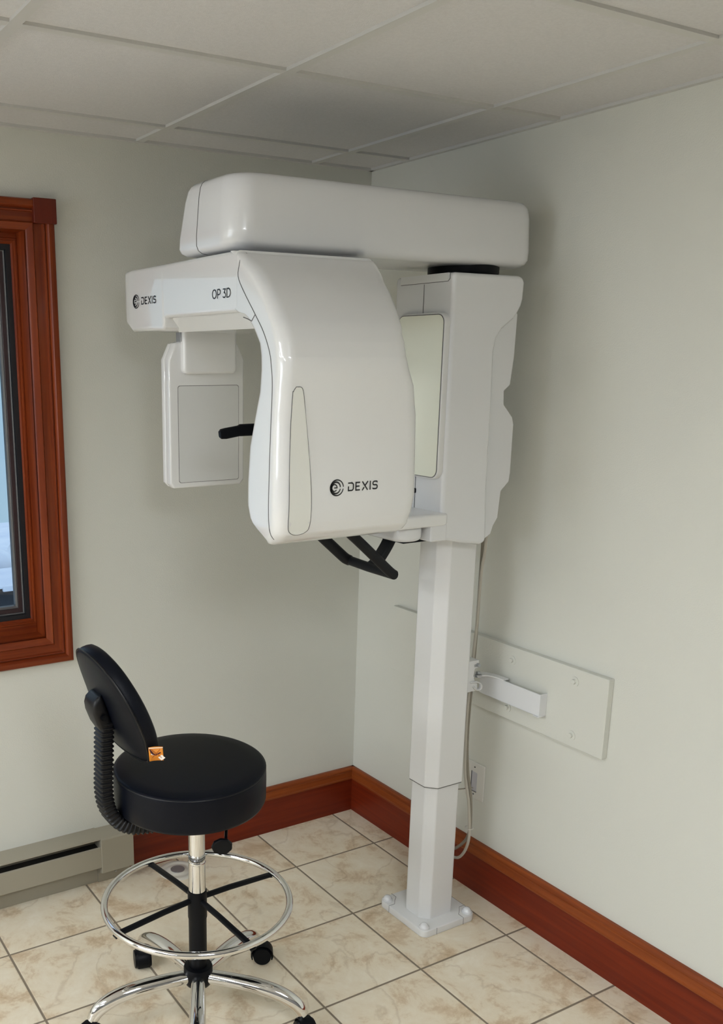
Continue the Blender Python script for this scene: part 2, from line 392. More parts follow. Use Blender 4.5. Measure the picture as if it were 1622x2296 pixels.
# ceiling: panels lie in a grid of white T bars
CA, CB, CS = .2387, .2012, .61
xs = [0.0, -CA]
while xs[-1] > RX0: xs.append(xs[-1] - CS)
ys = [0.0, -CB]
while ys[-1] > RY0: ys.append(ys[-1] - CS)
FIX = [(6, 2), (8, 1), (8, 5), (3, 5)]      # (x cell, y cell) of the added ceiling lights, two cells long in y
light_cells = set()
LIGHTS = []
for i, j in FIX:
    LIGHTS.append((xs[i], xs[i+1], ys[j], ys[min(j+2, len(ys)-1)]))
bm = BM()
box(bm, RX0-T, T, RY0-T, T, H+.007, H+.1)
ceil = struct('ceiling', bm, M['ceiling'], smooth=0)
bm = BM()
bw = .012
for x in xs[1:]:
    if x > RX0: box(bm, x-bw, x+bw, RY0, 0, H, H+.008)
for y in ys[1:]:
    if y > RY0:
        box(bm, RX0, 0, y-bw, y+bw, H+.0004, H+.008)
g = link('ceiling_grid', bm, M['tbar'], smooth=0); g.parent = ceil
bm = BM()
for x0, x1, y0, y1 in ((-.016, 0, RY0, 0), (RX0, RX0+.016, RY0, 0)): box(bm, x0, x1, y0, y1, H-.001, H+.008)
for y0, y1 in ((-.016, 0), (RY0, RY0+.016)): box(bm, RX0, 0, y0, y1, H-.001, H+.008)
struct('trim_1', bm, M['tbar'], smooth=0)

# baseboards: board + moulded cap
def baseboard(name, along, lo, hi, mb, mc):
    bh = .1783
    main = [(0, 0), (.014, 0), (.014, bh-.049), (.0115, bh-.047), (.0115, bh-.044), (0, bh-.044)]
    cap = [(0, bh-.046), (.0195, bh-.046), (.0205, bh-.043), (.0205, bh-.040), (.018, bh-.038), (.017, bh-.034), (.0165, bh-.017), (.014, bh-.0155), (.0132, bh-.0135), (.0155, bh-.012), (.0150, bh-.008), (.0125, bh-.002), (.010, bh), (0, bh)]
    if along == 0: f = lambda p, t: (t, -p[0], p[1])
    else: f = lambda p, t: (-p[0], t, p[1])
    bm = BM(); loft(bm, [[f(p, lo) for p in main], [f(p, hi) for p in main]]); o = struct(name, bm, mb, smooth=30)
    bm = BM(); loft(bm, [[f(p, lo) for p in cap], [f(p, hi) for p in cap]]); c = link('moulded_cap', bm, mc, smooth=30); c.parent = o
    return o
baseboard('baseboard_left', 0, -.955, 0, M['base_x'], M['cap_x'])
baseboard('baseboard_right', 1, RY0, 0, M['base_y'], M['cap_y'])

# ------------------------------------------------------------------ window 1 (left wall)
def ring(bm, x0, x1, z0, z1, prof, mi=0):
    """mitred frame: prof = (w outward from the rectangle, d towards the room) swept round the rectangle"""
    secs = []
    for sxn, szn in ((-1,-1),(1,-1),(1,1),(-1,1)):
        cx = x0 if sxn < 0 else x1; cz = z0 if szn < 0 else z1
        secs.append([(cx + sxn*w, -d, cz + szn*w) for w, d in prof])
    loft(bm, secs, cap=False, closed=True, mi=mi)
    bm.faces.ensure_lookup_table(); n = len(prof); F = list(bm.faces)[-4*n:]
    for i, f in enumerate(F):
        if (i // n) % 2 == 0: f.material_index = 1          # horizontal rails: grain runs sideways
win = empty('window_1', (-1.675, 0, .79), kind='structure')
ox0, ox1, oz0, oz1 = -2.14, -1.20, .872, 2.054
casing = [(0, -.002), (0, .010), (.004, .014), (.018, .020), (.0215, .0165), (.023, .013), (.047, .013), (.049, .017), (.052, .018), (.054, .013), (.056, .013), (.059, .022), (.063, .0265), (.073, .0265), (.079, .024), (.082, .018), (.082, -.002)]
bm = BM(); ring(bm, ox0, ox1, oz0, oz1, casing); link('casing', bm, [M['win_wood'], M['win_wood_x']], win, smooth=30)
for cx in (ox1+.020, ox0-.085):
    bm = BM(); box(bm, cx, cx+.066, -.031, 0, oz1+.018, oz1+.084); link('corner_block', bm, M['block'], win, bevel=.002)
bm = BM(); ring(bm, ox0, ox1, oz0, oz1, [(0, .004), (0, -.13), (.010, -.13), (.010, .004)]); link('jamb', bm, [M['win_wood'], M['win_wood_x']], win, smooth=30)
qz0, qz1 = oz0+.0265, oz1-.0125
for z0, z1, nm in ((oz0-.004, qz0, 'wooden_sill'), (qz1, oz1+.004, 'wooden_head')):
    bm = BM(); box(bm, ox0, ox1, .0765, .13, z0, z1); link(nm, bm, M['win_wood_x'], win, smooth=0, bevel=.0015)
bm = BM(); ring(bm, ox0, ox1, qz0, qz1, [(.001, -.077), (-.002, -.075), (-.006, -.075), (-.0075, -.080), (-.013, -.080), (-.0165, -.085), (-.0165, -.13), (.001, -.13)]); link('wooden_stop', bm, [M['win_wood'], M['win_wood_x']], win, smooth=30)
s = -.0165
bm = BM(); ring(bm, ox0, ox1, qz0, qz1, [(s+.001, -.088), (s-.014, -.088), (s-.015, -.095), (s-.015, -.128), (s+.001, -.128)]); link('sash', bm, [M['sash'], M['sash']], win, smooth=30)
bm = BM(); ring(bm, ox0, ox1, qz0, qz1, [(s-.015, -.098), (s-.0165, -.096), (s-.019, -.098), (s-.019, -.12), (s-.015, -.12)]); link('gasket', bm, [M['rubber'], M['rubber']], win, smooth=30)
bm = BM(); ring(bm, ox0, ox1, qz0, qz1, [(s-.018, -.103), (s-.031, -.103), (s-.032, -.104), (s-.032, -.125), (s-.018, -.125)]); link('inner_sash', bm, [M['sash2'], M['sash2']], win, smooth=30)
bm = BM(); ring(bm, ox0, ox1, qz0, qz1, [(s-.031, -.106), (s-.034, -.104), (s-.039, -.108), (s-.040, -.125), (s-.031, -.125)]); link('gasket', bm, [M['rubber'], M['rubber']], win, smooth=30)
bm = BM(); box(bm, ox0+.045, ox1-.045, .114, .118, qz0+.045, qz1-.045); link('pane', bm, M['glass'], win, smooth=0)
# made-up window 2 in the unseen end wall, added to light the room
win2 = empty('added_window_2', (RX0, -1.45, .85), kind='structure')
bm = BM()
for a, b_, c, d in ((EY0-.07, EY0, EZ0-.07, EZ1+.07), (EY1, EY1+.07, EZ0-.07, EZ1+.07), (EY0, EY1, EZ0-.07, EZ0), (EY0, EY1, EZ1, EZ1+.07), (-1.48, -1.42, EZ0, EZ1)):
    box(bm, RX0-.02, RX0+.02, a, b_, c, d)
link('casing', bm, M['win_wood'], win2, smooth=0, bevel=.004)
bm = BM(); box(bm, RX0-.09, RX0-.085, EY0, EY1, EZ0, EZ1); link('pane', bm, M['glass'], win2, smooth=0)

# outdoors
bm = BM(); n = 40
g = [[bm.verts.new((-6 + 22*i/n, 1.2 + 12.2*j/n, -1.0 + .05*math.sin(i*.9)*math.cos(j*.7))) for j in range(n+1)] for i in range(n+1)]
for i in range(n):
    for j in range(n): bm.faces.new((g[i][j], g[i+1][j], g[i+1][j+1], g[i][j+1]))
snowy = link('snow_covered_ground', bm, M['snow'], smooth=60); snowy['kind'] = 'structure'
def mound(name, c, rx, ry, h, label, seed, m='snow'):
    rnd = random.Random(seed); bm = BM(); N, K = 36, 10
    secs = []
    for k in range(K+1):
        t = k/K; rr = math.cos(t*PI/2)**.7; z = h*math.sin(t*PI/2)
        secs.append([(c[0]+rx*max(rr, .002)*math.cos(2*PI*i/N)*(1+.12*math.sin(3*i+k+seed)), c[1]+ry*max(rr, .002)*math.sin(2*PI*i/N)*(1+.10*math.cos(2*i+seed)), c[2]+z+.05*math.sin(i*1.3+k)*t*(1-t)) for i in range(N)])
    loft(bm, secs); o = link(name, bm, M[m], smooth=70)
    return tag(o, label, 'snow pile', 'snow mounds outside the window')
mound('snow_mound', (1.75, 8.5, -1.05), .75, .5, .74, 'rounded white snow mound outside the window, right of the lumpy one', 1)
mound('snow_mound', (.55, 7.75, -1.05), .62, .35, .70, 'lumpy white snow mound outside the window right behind the dark box', 4)
t = empty('storage_box', (.8, 6.7, -1.0), 'dark snow-edged box outside the window, low in the glass', 'box')
bm = BM(); box(bm, -.9, 1.9, 6.5, 7.3, -1.03, -.53); link('box_body', bm, M['dark_out'], t, bevel=.02)
bm = BM(); box(bm, -.93, 1.93, 6.47, 7.33, -.53, -.505)
for q in range(6): box(bm, -.8+q*.42, -.62+q*.42, 6.46, 6.50, -.56, -.50)
link('snow_edge', bm, M['snow'], t, bevel=.01)

# ------------------------------------------------------------------ ceiling lights beyond the frame; number and places invented to light the room
def troffer(x0, x1, y0, y1, label):
    t = empty('added_ceiling_light', ((x0+x1)/2, (y0+y1)/2, H), label, 'light', group='added recessed ceiling lights out of view')
    a, b_ = min(x0, x1)+.013, max(x0, x1)-.013; c, d = min(y0, y1)+.013, max(y0, y1)-.013
    bm = BM(); box(bm, a+.03, b_-.03, c+.03, d-.03, H-.003, H+.005); link('diffuser', bm, M['diff'], t, smooth=0)
    bm = BM(); 
    for q in ((a, a+.03, c, d), (b_-.03, b_, c, d), (a+.03, b_-.03, c, c+.03), (a+.03, b_-.03, d-.03, d)): box(bm, *q, H-.005, H+.005)
    link('frame', bm, M['satin'], t, smooth=0)
LN = ['added recessed ceiling light, unseen, left of the camera', 'added recessed ceiling light, unseen, at the far left by the left wall',
      'added recessed ceiling light, unseen, at the far left end away from the walls', 'added recessed ceiling light, unseen, over and behind the camera']
for k, (a, b_, c, d) in enumerate(LIGHTS): troffer(a, b_, c, d, LN[k])

# ------------------------------------------------------------------ the x-ray unit
XU = empty('dental_xray_machine', (-.24, -.725, 0), 'tall white dental x-ray machine with top boom and rotating head on a floor column', 'x-ray machine')
# base plate
bm = BM(); softprism(bm, lambda i: rrect(-.336+i, -.125-i, -.826+i, -.606-i, .022-i*.5), 0, .024, 2, .003)
bp = link('base_plate', bm, M['powder'], XU)
for (cx, cy, ax, ay) in ((-.336, -.826, 1, 1), (-.336, -.606, 1, -1), (-.125, -.826, -1, 1)):
    w = .052
    bm = BM()
    if (cx, cy) == (-.336, -.826):
        seam_tube(bm, [(cx+w, cy-.0004, .001), (cx+w, cy-.0004, .0235)], .0006); link('panel_seam', bm, M['seam'], bp); continue
    seam_tube(bm, [(cx+ax*w, cy-ay*.0004, .001), (cx+ax*w, cy-ay*.0004, .0245), (cx+ax*w, cy+ay*.022, .0245), (cx+ax*.036, cy+ay*.036, .0245), (cx+ax*.022, cy+ay*w, .0245), (cx-ax*.0004, cy+ay*w, .0245), (cx-ax*.0004, cy+ay*w, .001)], .0006)
    link('panel_seam', bm, M['seam'], bp)
for x, y in ((-.318, -.806), (-.318, -.627), (-.145, -.806), (-.145, -.627)):
    bm = BM(); lathe(bm, [(.0, 0), (.016, 0), (.016, .004), (.0135, .006), (.012, .010), (.0085, .014), (.004, .0158), (0, .016)], (x, y, .024), 24); link('bolt_cover', bm, M['white'], bp)
def colsec(x0, x1, y0, y1, c, z):
    return [(x0+c, y0, z), (x1-c*.35, y0, z), (x1, y0+c*.35, z), (x1, y1-c*.35, z), (x1-c*.35, y1, z), (x0+c, y1, z), (x0, y1-c, z), (x0, y0+c, z)]
bm = BM(); loft(bm, [colsec(-.298, -.180, -.781, -.668, .026, z) for z in (.022, .60)]); link('lower_column', bm, M['powder'], XU, smooth=20, bevel=.004)
bm = BM(); loft(bm, [colsec(-.3055, -.1735, -.7885, -.6605, .029, z) for z in (.468, 1.35)]); link('upper_column', bm, M['powder'], XU, smooth=20, bevel=.003)

bm = BM(); loft(bm, [colsec(-.3045, -.1745, -.7875, -.6615, .0285, z) for z in (.4665, .4685)]); link('sleeve_gap_shadow', bm, M['seam'], XU, smooth=0)  # dark ring painting the shadow line in the gap between column sections
# carriage that rides on the column
cy0, cy1 = -.848, -.615
side = [(-.372, 1.240), (-.300, 1.224), (-.228, 1.211), (-.207, 1.217), (-.205, 1.237), (-.213, 1.361), (-.216, 1.635), (-.219, 1.726), (-.212, 1.762), (-.195, 1.785), (-.155, 1.812), (-.145, 1.823), (-.131, 1.845), (-.126, 1.862), (-.124, 1.905), (-.130, 1.918), (-.145, 1.921), (-.372, 1.921)]
bm = BM(); prism(bm, side, cy0, cy1, 1); car = link('carriage', bm, M['white'], XU, smooth=30, bevel=.011, seg=4)
rear = [(-.30, 1.222), (-.20, 1.214), (-.165, 1.232), (-.157, 1.255), (-.142, 1.277), (-.140, 1.300), (-.136, 1.351), (-.108, 1.376), (-.105, 1.40), (-.105, 1.535), (-.112, 1.555), (-.147, 1.590), (-.149, 1.625), (-.128, 1.640), (-.120, 1.715), (-.118, 1.815), (-.118, 1.83), (-.30, 1.83)]
bm = BM(); prism(bm, rear, cy0+.024, cy1-.024, 1); link('rear_cover', bm, M['white'], car, smooth=30, bevel=.006)
XF = -.3725
bm = BM(); seam_tube(bm, [(XF, -.735, 1.240), (XF, -.735, 1.897)]); link('panel_seam', bm, M['seam'], car)
bm = BM(); seam_tube(bm, [(XF, -.640, 1.900), (XF, -.826, 1.900), (XF, -.833, 1.906), (XF, -.833, 1.9205)])
link('panel_seam', bm, M['seam'], car)
bm = BM(); box(bm, XF-.0006, XF+.004, -.6385, -.826, 1.9005, 1.9205); link('top_label_strip', bm, M['satin'], car)
bm = BM(); prism(bm, rrect(-.739, -.731, 1.352, 1.366, .0038), XF-.002, XF+.004, 0); link('status_button', bm, M['black'], car)
# mirror on the carriage
mo = lambda i: rrect(-.842+i, -.652-i, 1.400+i, 1.824-i, .026-i)
bm = BM(); softprism(bm, mo, -.389, -.370, 0, .003); mf = link('mirror_frame', bm, M['satin'], car)
bm = BM(); prism(bm, mo(.0035), -.3900, -.386, 0); link('mirror_edge', bm, M['seam'], mf)
bm = BM(); prism(bm, mo(.0055), -.3907, -.3880, 0); tag(link('mirror', bm, M['mirror'], mf), 'plain pale cream face of the tall mirror')
# shelf with handle and chin support
bm = BM()
shelf = rrect(-.70, -.352, -.852, -.600, (.03, .012, .012, .03))
softprism(bm, lambda i: rrect(-.70+i, -.350-i, -.856+i, -.600-i, (.04, .018, .018, .04)), 1.278, 1.312, 2, .008)
sh = link('support_shelf', bm, M['head'], car, smooth=40)
bm = BM(); softprism(bm, lambda i: rrect(-.62+i, -.50-i, -.80+i, -.655-i, .03), 1.311, 1.314, 2, .001); link('shelf_dish', bm, M['satin'], sh)
bm = BM(); box(bm, -.408, -.352, -.850, -.606, 1.236, 1.282); link('shelf_bracket', bm, M['white'], car, bevel=.005)
bm = BM(); softprism(bm, lambda i: rrect(-.50+i, -.412-i, -.835+i, -.620-i, .03), 1.238, 1.282, 2, .012); link('handle_mount', bm, M['white'], sh)
bm = BM(); box(bm, -.46, -.36, -.80, -.65, 1.229, 1.240); link('grip_socket', bm, M['black'], sh)
# black handles
hb = BM()
rtube(hb, smooth_path([(-.425, -.712, 1.245), (-.448, -.712, 1.205), (-.478, -.710, 1.165), (-.494, -.708, 1.152)], 5), .040, .020, (0,1,0), .3)
hd = link('grip_stem', hb, M['softblack'], sh)
bm = BM(); rtube(bm, [(-.495, -.603, 1.153), (-.495, -.70, 1.150), (-.495, -.812, 1.150)], .026, .026, (1,0,0), .45); link('grip_crossbar', bm, M['softblack'], sh)
bm = BM(); tube(bm, smooth_path([(-.495, -.808, 1.150), (-.515, -.806, 1.166), (-.60, -.806, 1.240), (-.66, -.806, 1.29)], 6), .0135, 14); link('grip', bm, M['softblack'], sh)
bm = BM(); tube(bm, smooth_path([(-.493, -.606, 1.152), (-.508, -.606, 1.160), (-.53, -.606, 1.178), (-.60, -.606, 1.238), (-.66, -.606, 1.29)], 6), .0155, 14); link('grip', bm, M['softblack'], sh)
# chin post with black temple paddle
bm = BM(); cyl(bm, (-.64, -.72, 1.31), (-.64, -.72, 1.53), .011); cyl(bm, (-.64, -.72, 1.52), (-.80, -.72, 1.535), .010); link('chin_post', bm, M['satin'], sh)
bm = BM(); rtube(bm, [(-.79, -.72, 1.541), (-.918, -.72, 1.540), (-.922, -.72, 1.5385), (-.958, -.72, 1.5335), (-.970, -.72, 1.5325), (-.974, -.72, 1.532)], .012, [.030, .029, .026, .0265, .024, .016], (0,1,0), .35)
link('temple_paddle', bm, M['black'], sh)

# boom
bm = BM()
def bsec(z, x0, x1, y0, y1, r, ins): return [(x, y, z) for x, y in rrect(x0+ins, x1-ins, y0+ins, y1-ins, (r, .055, .055, .022), 8)]
prof = [(1.944, .030), (1.946, .016), (1.952, .006), (1.962, .001), (1.985, 0), (2.065, .003), (2.088, .006), (2.097, .010), (2.103, .016), (2.1055, .024), (2.106, .036)]
secs = []
for z, ins in prof:
    x0 = interp([(1.944, -1.008), (2.106, -1.000)], z); y1 = interp([(1.944, -.560), (2.106, -.590)], z)
    secs.append(bsec(z, x0, -.078, -.838, y1, .060, ins))
loft(bm, secs); boom = link('boom', bm, M['white'], XU, smooth=50)
bm = BM()
pts = []
for z, ins in prof:
    x0 = interp([(1.944, -1.008), (2.106, -1.000)], z); y1 = interp([(1.944, -.560), (2.106, -.590)], z)
    pts.append((x0+ins-.0002, -.672, z))
seam_tube(bm, pts + [(-.90, -.672, 2.1062)], .0010); link('panel_seam', bm, M['seam'], boom)
bm = BM(); lathe(bm, [(0, 0), (.088, 0), (.092, .006), (.094, .012), (.094, .030), (0, .030)], (-.235, -.728, 1.918), 48); link('swivel_ring', bm, M['black'], XU, smooth=30)
bm = BM(); softprism(bm, lambda i: rrect(-.93+i, -.60-i, -.80+i, -.63-i, .06), 1.932, 1.948, 2, .002); link('rotation_plate', bm, M['satin'], XU)

# rotating head: C arm with tube head (near) and sensor head (far)
AX0, AX1 = -1.006, -.640
bm = BM()
zt = 1.937
secs = []
def armsec(y, zb, e):
    # section in x-z; e = end rounding inset
    pts = []
    for x, z in rrect(AX0+e, AX1-e, zb+e*.5, zt-e, (.012, .03, .010, .010), 4): pts.append((x, y, z))
    return pts
for y, zb, e in ((-.236, 1.83, .020), (-.232, 1.83, .012), (-.238, 1.81, .004), (-.250, 1.795, .001), (-.285, 1.778, 0), (-.474, 1.778, 0), (-.486, 1.785, 0), (-.490, 1.806, 0), (-.50, 1.808, 0), (-.86, 1.808, 0)):
    secs.append(armsec(y, zb, e))
secs[0] = armsec(-.229, 1.84, .022)
loft(bm, secs); arm = link('gantry_arm', bm, M['head'], XU, smooth=40)
bm = BM(); prism(bm, [(-.985, 1.808), (-.955, 1.774), (-.66, 1.774), (-.645, 1.808), (-.645, 1.815), (-.985, 1.815)], -.470, -.86, 1); link('underside_cover', bm, M['head'], arm, smooth=30)
# tube head
yf = [(1.303, -.965), (1.308, -.990), (1.318, -1.014), (1.335, -1.030), (1.36, -1.038), (1.40, -1.041), (1.50, -1.041), (1.58, -1.044), (1.64, -1.050), (1.68, -1.055), (1.71, -1.055), (1.745, -1.047), (1.78, -1.032), (1.815, -1.006), (1.853, -.973), (1.88, -.944), (1.90, -.920), (1.918, -.890), (1.930, -.866), (1.937, -.845)]
yb = [(1.303, -.975), (1.318, -.960), (1.330, -.945), (1.338, -.930), (1.350, -.912), (1.36, -.903), (1.388, -.893), (1.44, -.894), (1.52, -.903), (1.579, -.923), (1.638, -.944), (1.685, -.950), (1.715, -.949), (1.741, -.943), (1.769, -.921), (1.795, -.892), (1.803, -.876), (1.808, -.850), (1.815, -.832), (1.937, -.832)]
xr = [(1.303, -.655), (1.31, -.635), (1.33, -.620), (1.355, -.612), (1.40, -.606), (1.50, -.609), (1.584, -.615), (1.65, -.632), (1.68, -.648), (1.714, -.660), (1.76, -.660), (1.81, -.652), (1.875, -.642), (1.918, -.634), (1.937, -.630)]
xl = [(1.303, -.975), (1.31, -.992), (1.325, -1.001), (1.345, -1.005), (1.40, -1.006), (1.80, -1.006), (1.812, -1.0057), (1.937, -1.0057)]
def frontY(z): return interp(yf, z)
zs = sorted(set([z for z, _ in yf] + [z for z, _ in yb] + [z for z, _ in xr] + [1.42, 1.46, 1.48, 1.54, 1.56, 1.60, 1.62, 1.66, 1.73, 1.755, 1.788, 1.80, 1.83, 1.84, 1.865, 1.89, 1.91, 1.925]))
bm = BM(); secs = []
for z in zs:
    a, b_ = interp(yf, z), interp(yb, z)
    if b_ - a < .02: b_ = a + .02
    dep = b_ - a; rf = min(.032, dep*.45)
    secs.append([(x, y, z) for x, y in rrect(interp(xl, z), interp(xr, z), a, b_, (rf, min(.05, dep*.45), min(.02, dep*.4), min(.024, dep*.4)), 7)])
loft(bm, secs); head = link('tube_head', bm, M['head'], XU, smooth=60)
bm = BM()
sp = [(-.835, 1.9375), (-.868, 1.928), (-.872, 1.909), (-.866, 1.882), (-.892, 1.848), (-.940, 1.800), (-.975, 1.763), (-1.000, 1.722), (-1.008, 1.690), (-1.012, 1.655), (-1.009, 1.594), (-1.005, 1.528), (-1.001, 1.432), (-1.000, 1.373), (-1.003, 1.345), (-1.006, 1.318)]
path = smooth_path([(-1.0064 + max(0, (abs(y)-1.0085))*.12, y, z) for y, z in sp], 4)
def snap(p):
    z = max(1.304, min(1.937, p.z)); a = interp(yf, z); rf = .032; xl_ = interp(xl, z); x = xl_
    cy = a + rf
    if p.y < cy: x = xl_ + rf - math.sqrt(max(0, rf*rf - (cy - p.y)**2))
    return (x - .0002, p.y, z)
seam_tube(bm, [snap(p) for p in path], .0010); link('panel_seam', bm, M['seam'], head)
bm = BM()
seam_tube(bm, [snap(Vector((0, -.940, 1.800))), snap(Vector((0, -.925, 1.787))), (-1.0063, -.906, 1.7925), (-1.0063, -.890, 1.796)], .0011)
link('panel_seam', bm, M['seam'], head)
# inset panel on the front
ip = [(-.972, 1.652), (-.957, 1.649), (-.949, 1.622), (-.936, 1.547), (-.926, 1.470), (-.922, 1.411), (-.922, 1.352), (-.930, 1.338), (-.949, 1.333), (-.968, 1.338), (-.978, 1.355), (-.979, 1.411), (-.9795, 1.62), (-.978, 1.642)]
ipp = smooth_path([(x, 0, z) for x, z in ip] + [(ip[0][0], 0, ip[0][1])], 4)[:-1]
cen = Vector((-.952, 0, 1.45))
bm = BM()
rings = []
for k in range(5):
    s_ = 1 - k/5*.98
    rings.append([(cen.x+(p.x-cen.x)*s_, 0, cen.z+(p.z-cen.z)*s_) for p in ipp])
def onfront(x, z, off): return (x, frontY(z) - off + (max(0, (-.974 - x))**2)*15, z)
loft(bm, [[onfront(x, z, .0008) for x, _, z in r] for r in rings]); link('inset_panel', bm, M['inset'], head, smooth=60)
bm = BM(); tube(bm, [onfront(p.x, p.z, .0006) for p in ipp], .0008, 6, closed=True); link('inset_seam', bm, M['seam'], head)
bm = BM(); brand(bm, lambda u, v: (-.8545+u, frontY(1.4325+v)-.0009, 1.4325+v), .0200, gap=.245); lo = link('brand_lettering', bm, M['ink'], head, smooth=0); tag(lo, 'black DEXIS lettering with round emblem')
bm = BM(); brand(bm, lambda u, v: (AX0-.0009, -.3185-u*1.17, 1.8550+v), .0190, gap=.235); lo = link('brand_lettering', bm, M['ink'], arm, smooth=0); tag(lo, 'small black DEXIS lettering with round emblem')
bm = BM(); letters_op3d(bm, lambda u, v: (AX0-.0009, -.747-u*1.22, 1.8505+v), .0205); lo = link('model_lettering', bm, M['ink'], arm, smooth=0); tag(lo, 'black OP 3D lettering')

# sensor head
SY0, SY1 = -.400, -.343
def soct(i): 
    x0, x1, z0, z1 = -.953+i, -.722-i, 1.362+i, 1.752-i
    return [(x0+.012, z0), (x1-.012, z0), (x1, z0+.012), (x1, z1-.045), (x1-.020, z1-.004), (x1-.03, z1), (x0+.03, z1), (x0+.020, z1-.004), (x0, z1-.045), (x0, z0+.012)]
bm = BM(); softprism(bm, soct, SY0, SY0+.030, 1, .005); sens = link('sensor_head', bm, M['head'], XU, smooth=35)
bm = BM(); softprism(bm, lambda i: soct(i+.0015), SY0+.031, SY1, 1, .008); link('sensor_back', bm, M['head'], sens, smooth=35)
pf = lambda i: rrect(-.928+i, -.739-i, 1.376+i, 1.638-i, .007)
bm = BM(); prism(bm, pf(0), SY0-.0004, SY0+.002, 1); link('panel_seam', bm, M['seam'], sens)
bm = BM(); prism(bm, pf(.0012), SY0-.0008, SY0+.002, 1); link('sensor_panel', bm, M['sensor_panel'], sens)
bm = BM(); softprism(bm, lambda i: rrect(-.917+i, -.755-i, 1.668+i, 1.785-i, (.014, .014, .004, .004)), SY0-.020, SY0+.012, 1, .008); link('hanger', bm, M['head'], sens)
bm = BM(); box(bm, -.921, -.914, SY0-.006, SY0+.02, 1.752, 1.776); box(bm, -.916, -.895, SY0-.012, SY0-.004, 1.760, 1.766); link('hanger_clip', bm, M['steel'], sens, bevel=.001)

# ------------------------------------------------------------------ mounting board on the right wall
BX = -.021
mb = empty('mounting_board', (0, -.70, .64), 'long white-painted board bolted to the right wall behind the column', 'board')
bm = BM(); box(bm, BX, 0, -1.152, -.232, .643, .874); link('board', bm, M['board'], mb, bevel=.002)
for y, z in ((-.800, .832), (-1.038, .836), (-.795, .680), (-1.043, .677)):
    bm = BM(); cyl(bm, (BX+.001, y, z), (BX-.0022, y, z), .0145, n=32); w = link('washer', bm, M['board'], mb, smooth=30)
    bm = BM(); cyl(bm, (BX-.002, y, z), (BX-.0085, y, z), .0075, n=6); link('bolt_head', bm, M['board'], w, smooth=20, bevel=.001)
# steel bracket from board to column
br = empty('wall_bracket', (-.10, -.80, .70), 'white steel bracket reaching from the wall board to the column', 'bracket')
bm = BM(); box(bm, -.050, -.046, -.942, -.700, .705, .772); box(bm, -.050, BX, -.946, -.942, .705, .772); box(bm, -.052, BX-.001, -.946, -.925, .702, .705)
link('channel_plate', bm, M['white'], br, bevel=.001)
bm = BM()
pts = smooth_path([(-.048, -.80, .7735), (-.050, -.770, .7738), (-.060, -.742, .775), (-.085, -.728, .777), (-.125, -.722, .777), (-.165, -.720, .776)], 6)
secs = []
for i, p in enumerate(pts):
    t_ = i/(len(pts)-1); w = .018 + .012*t_
    secs.append([(p.x-w*(.15+.0*t_), p.y-w*t_, p.z-.0018), (p.x+w*(1-t_*.6), p.y+w*t_, p.z-.0018), (p.x+w*(1-t_*.6), p.y+w*t_, p.z+.0018), (p.x-w*(.15), p.y-w*t_, p.z+.0018)])
loft(bm, secs); link('curved_arm', bm, M['powder'], br, smooth=30)
bm = BM(); tube(bm, smooth_path([(-.150, -.762, .773), (-.130, -.765, .772), (-.112, -.765, .764), (-.108, -.765, .752), (-.116, -.765, .745), (-.130, -.765, .748), (-.137, -.765, .758)], 5), (.007, .0025), 10, side=(0,1,0)); link('hook', bm, M['powder'], br)
bm = BM(); prism(bm, [(-.176, .740), (-.118, .742), (-.118, .764), (-.128, .768), (-.136, .790), (-.132, .812), (-.118, .814), (-.118, .838), (-.176, .838)], -.762, -.690, 1); cl = link('column_clamp', bm, M['powder'], br, smooth=20, bevel=.002)
bm = BM(); cyl(bm, (-.124, -.762, .824), (-.124, -.771, .824), .0055, n=16); cyl(bm, (-.136, -.7625, .822), (-.122, -.7625, .824), .0035, n=12); link('screw', bm, M['steel'], cl, smooth=30)
bm = BM(); cyl(bm, (-.117, -.755, .794), (-.108, -.757, .794), .006, n=12); cyl(bm, (-.112, -.757, .782), (-.112, -.757, .790), .010, n=16); link('screw', bm, M['steel'], cl, smooth=30)

# cables
ct = empty('cable_bundle', (-.10, -.70, .15), 'pale and darker cables strapped together behind the column, looped near the baseboard', 'cables')
bm = BM(); tube(bm, smooth_path([(-.10, -.742, 1.25), (-.10, -.738, 1.16), (-.10, -.729, 1.10), (-.10, -.724, .94), (-.10, -.717, .83), (-.10, -.707, .65), (-.10, -.710, .50), (-.10, -.718, .43), (-.10, -.738, .36), (-.10, -.748, .28), (-.10, -.748, .23), (-.10, -.730, .18), (-.10, -.70, .148), (-.105, -.66, .15), (-.11, -.63, .19), (-.11, -.63, .26), (-.11, -.66, .31), (-.105, -.69, .29)], 7), .0045, 10)
tag(link('cable', bm, M['cable'], ct), 'pale grey cable')
bm = BM(); tube(bm, smooth_path([(-.088, -.715, 1.22), (-.088, -.712, .90), (-.088, -.702, .60), (-.088, -.712, .46), (-.088, -.732, .38), (-.090, -.742, .29), (-.092, -.736, .24), (-.092, -.715, .205), (-.094, -.68, .17), (-.094, -.655, .175)], 7), .0048, 10)
tag(link('cable', bm, M['cable2'], ct), 'darker grey cable')
bm = BM(); tube(bm, [(-.095+.013*math.cos(a*PI/6), -.742+.014*math.sin(a*PI/6), .272) for a in range(12)], .0012, 6, closed=True); link('cable_tie', bm, M['plate'], ct)
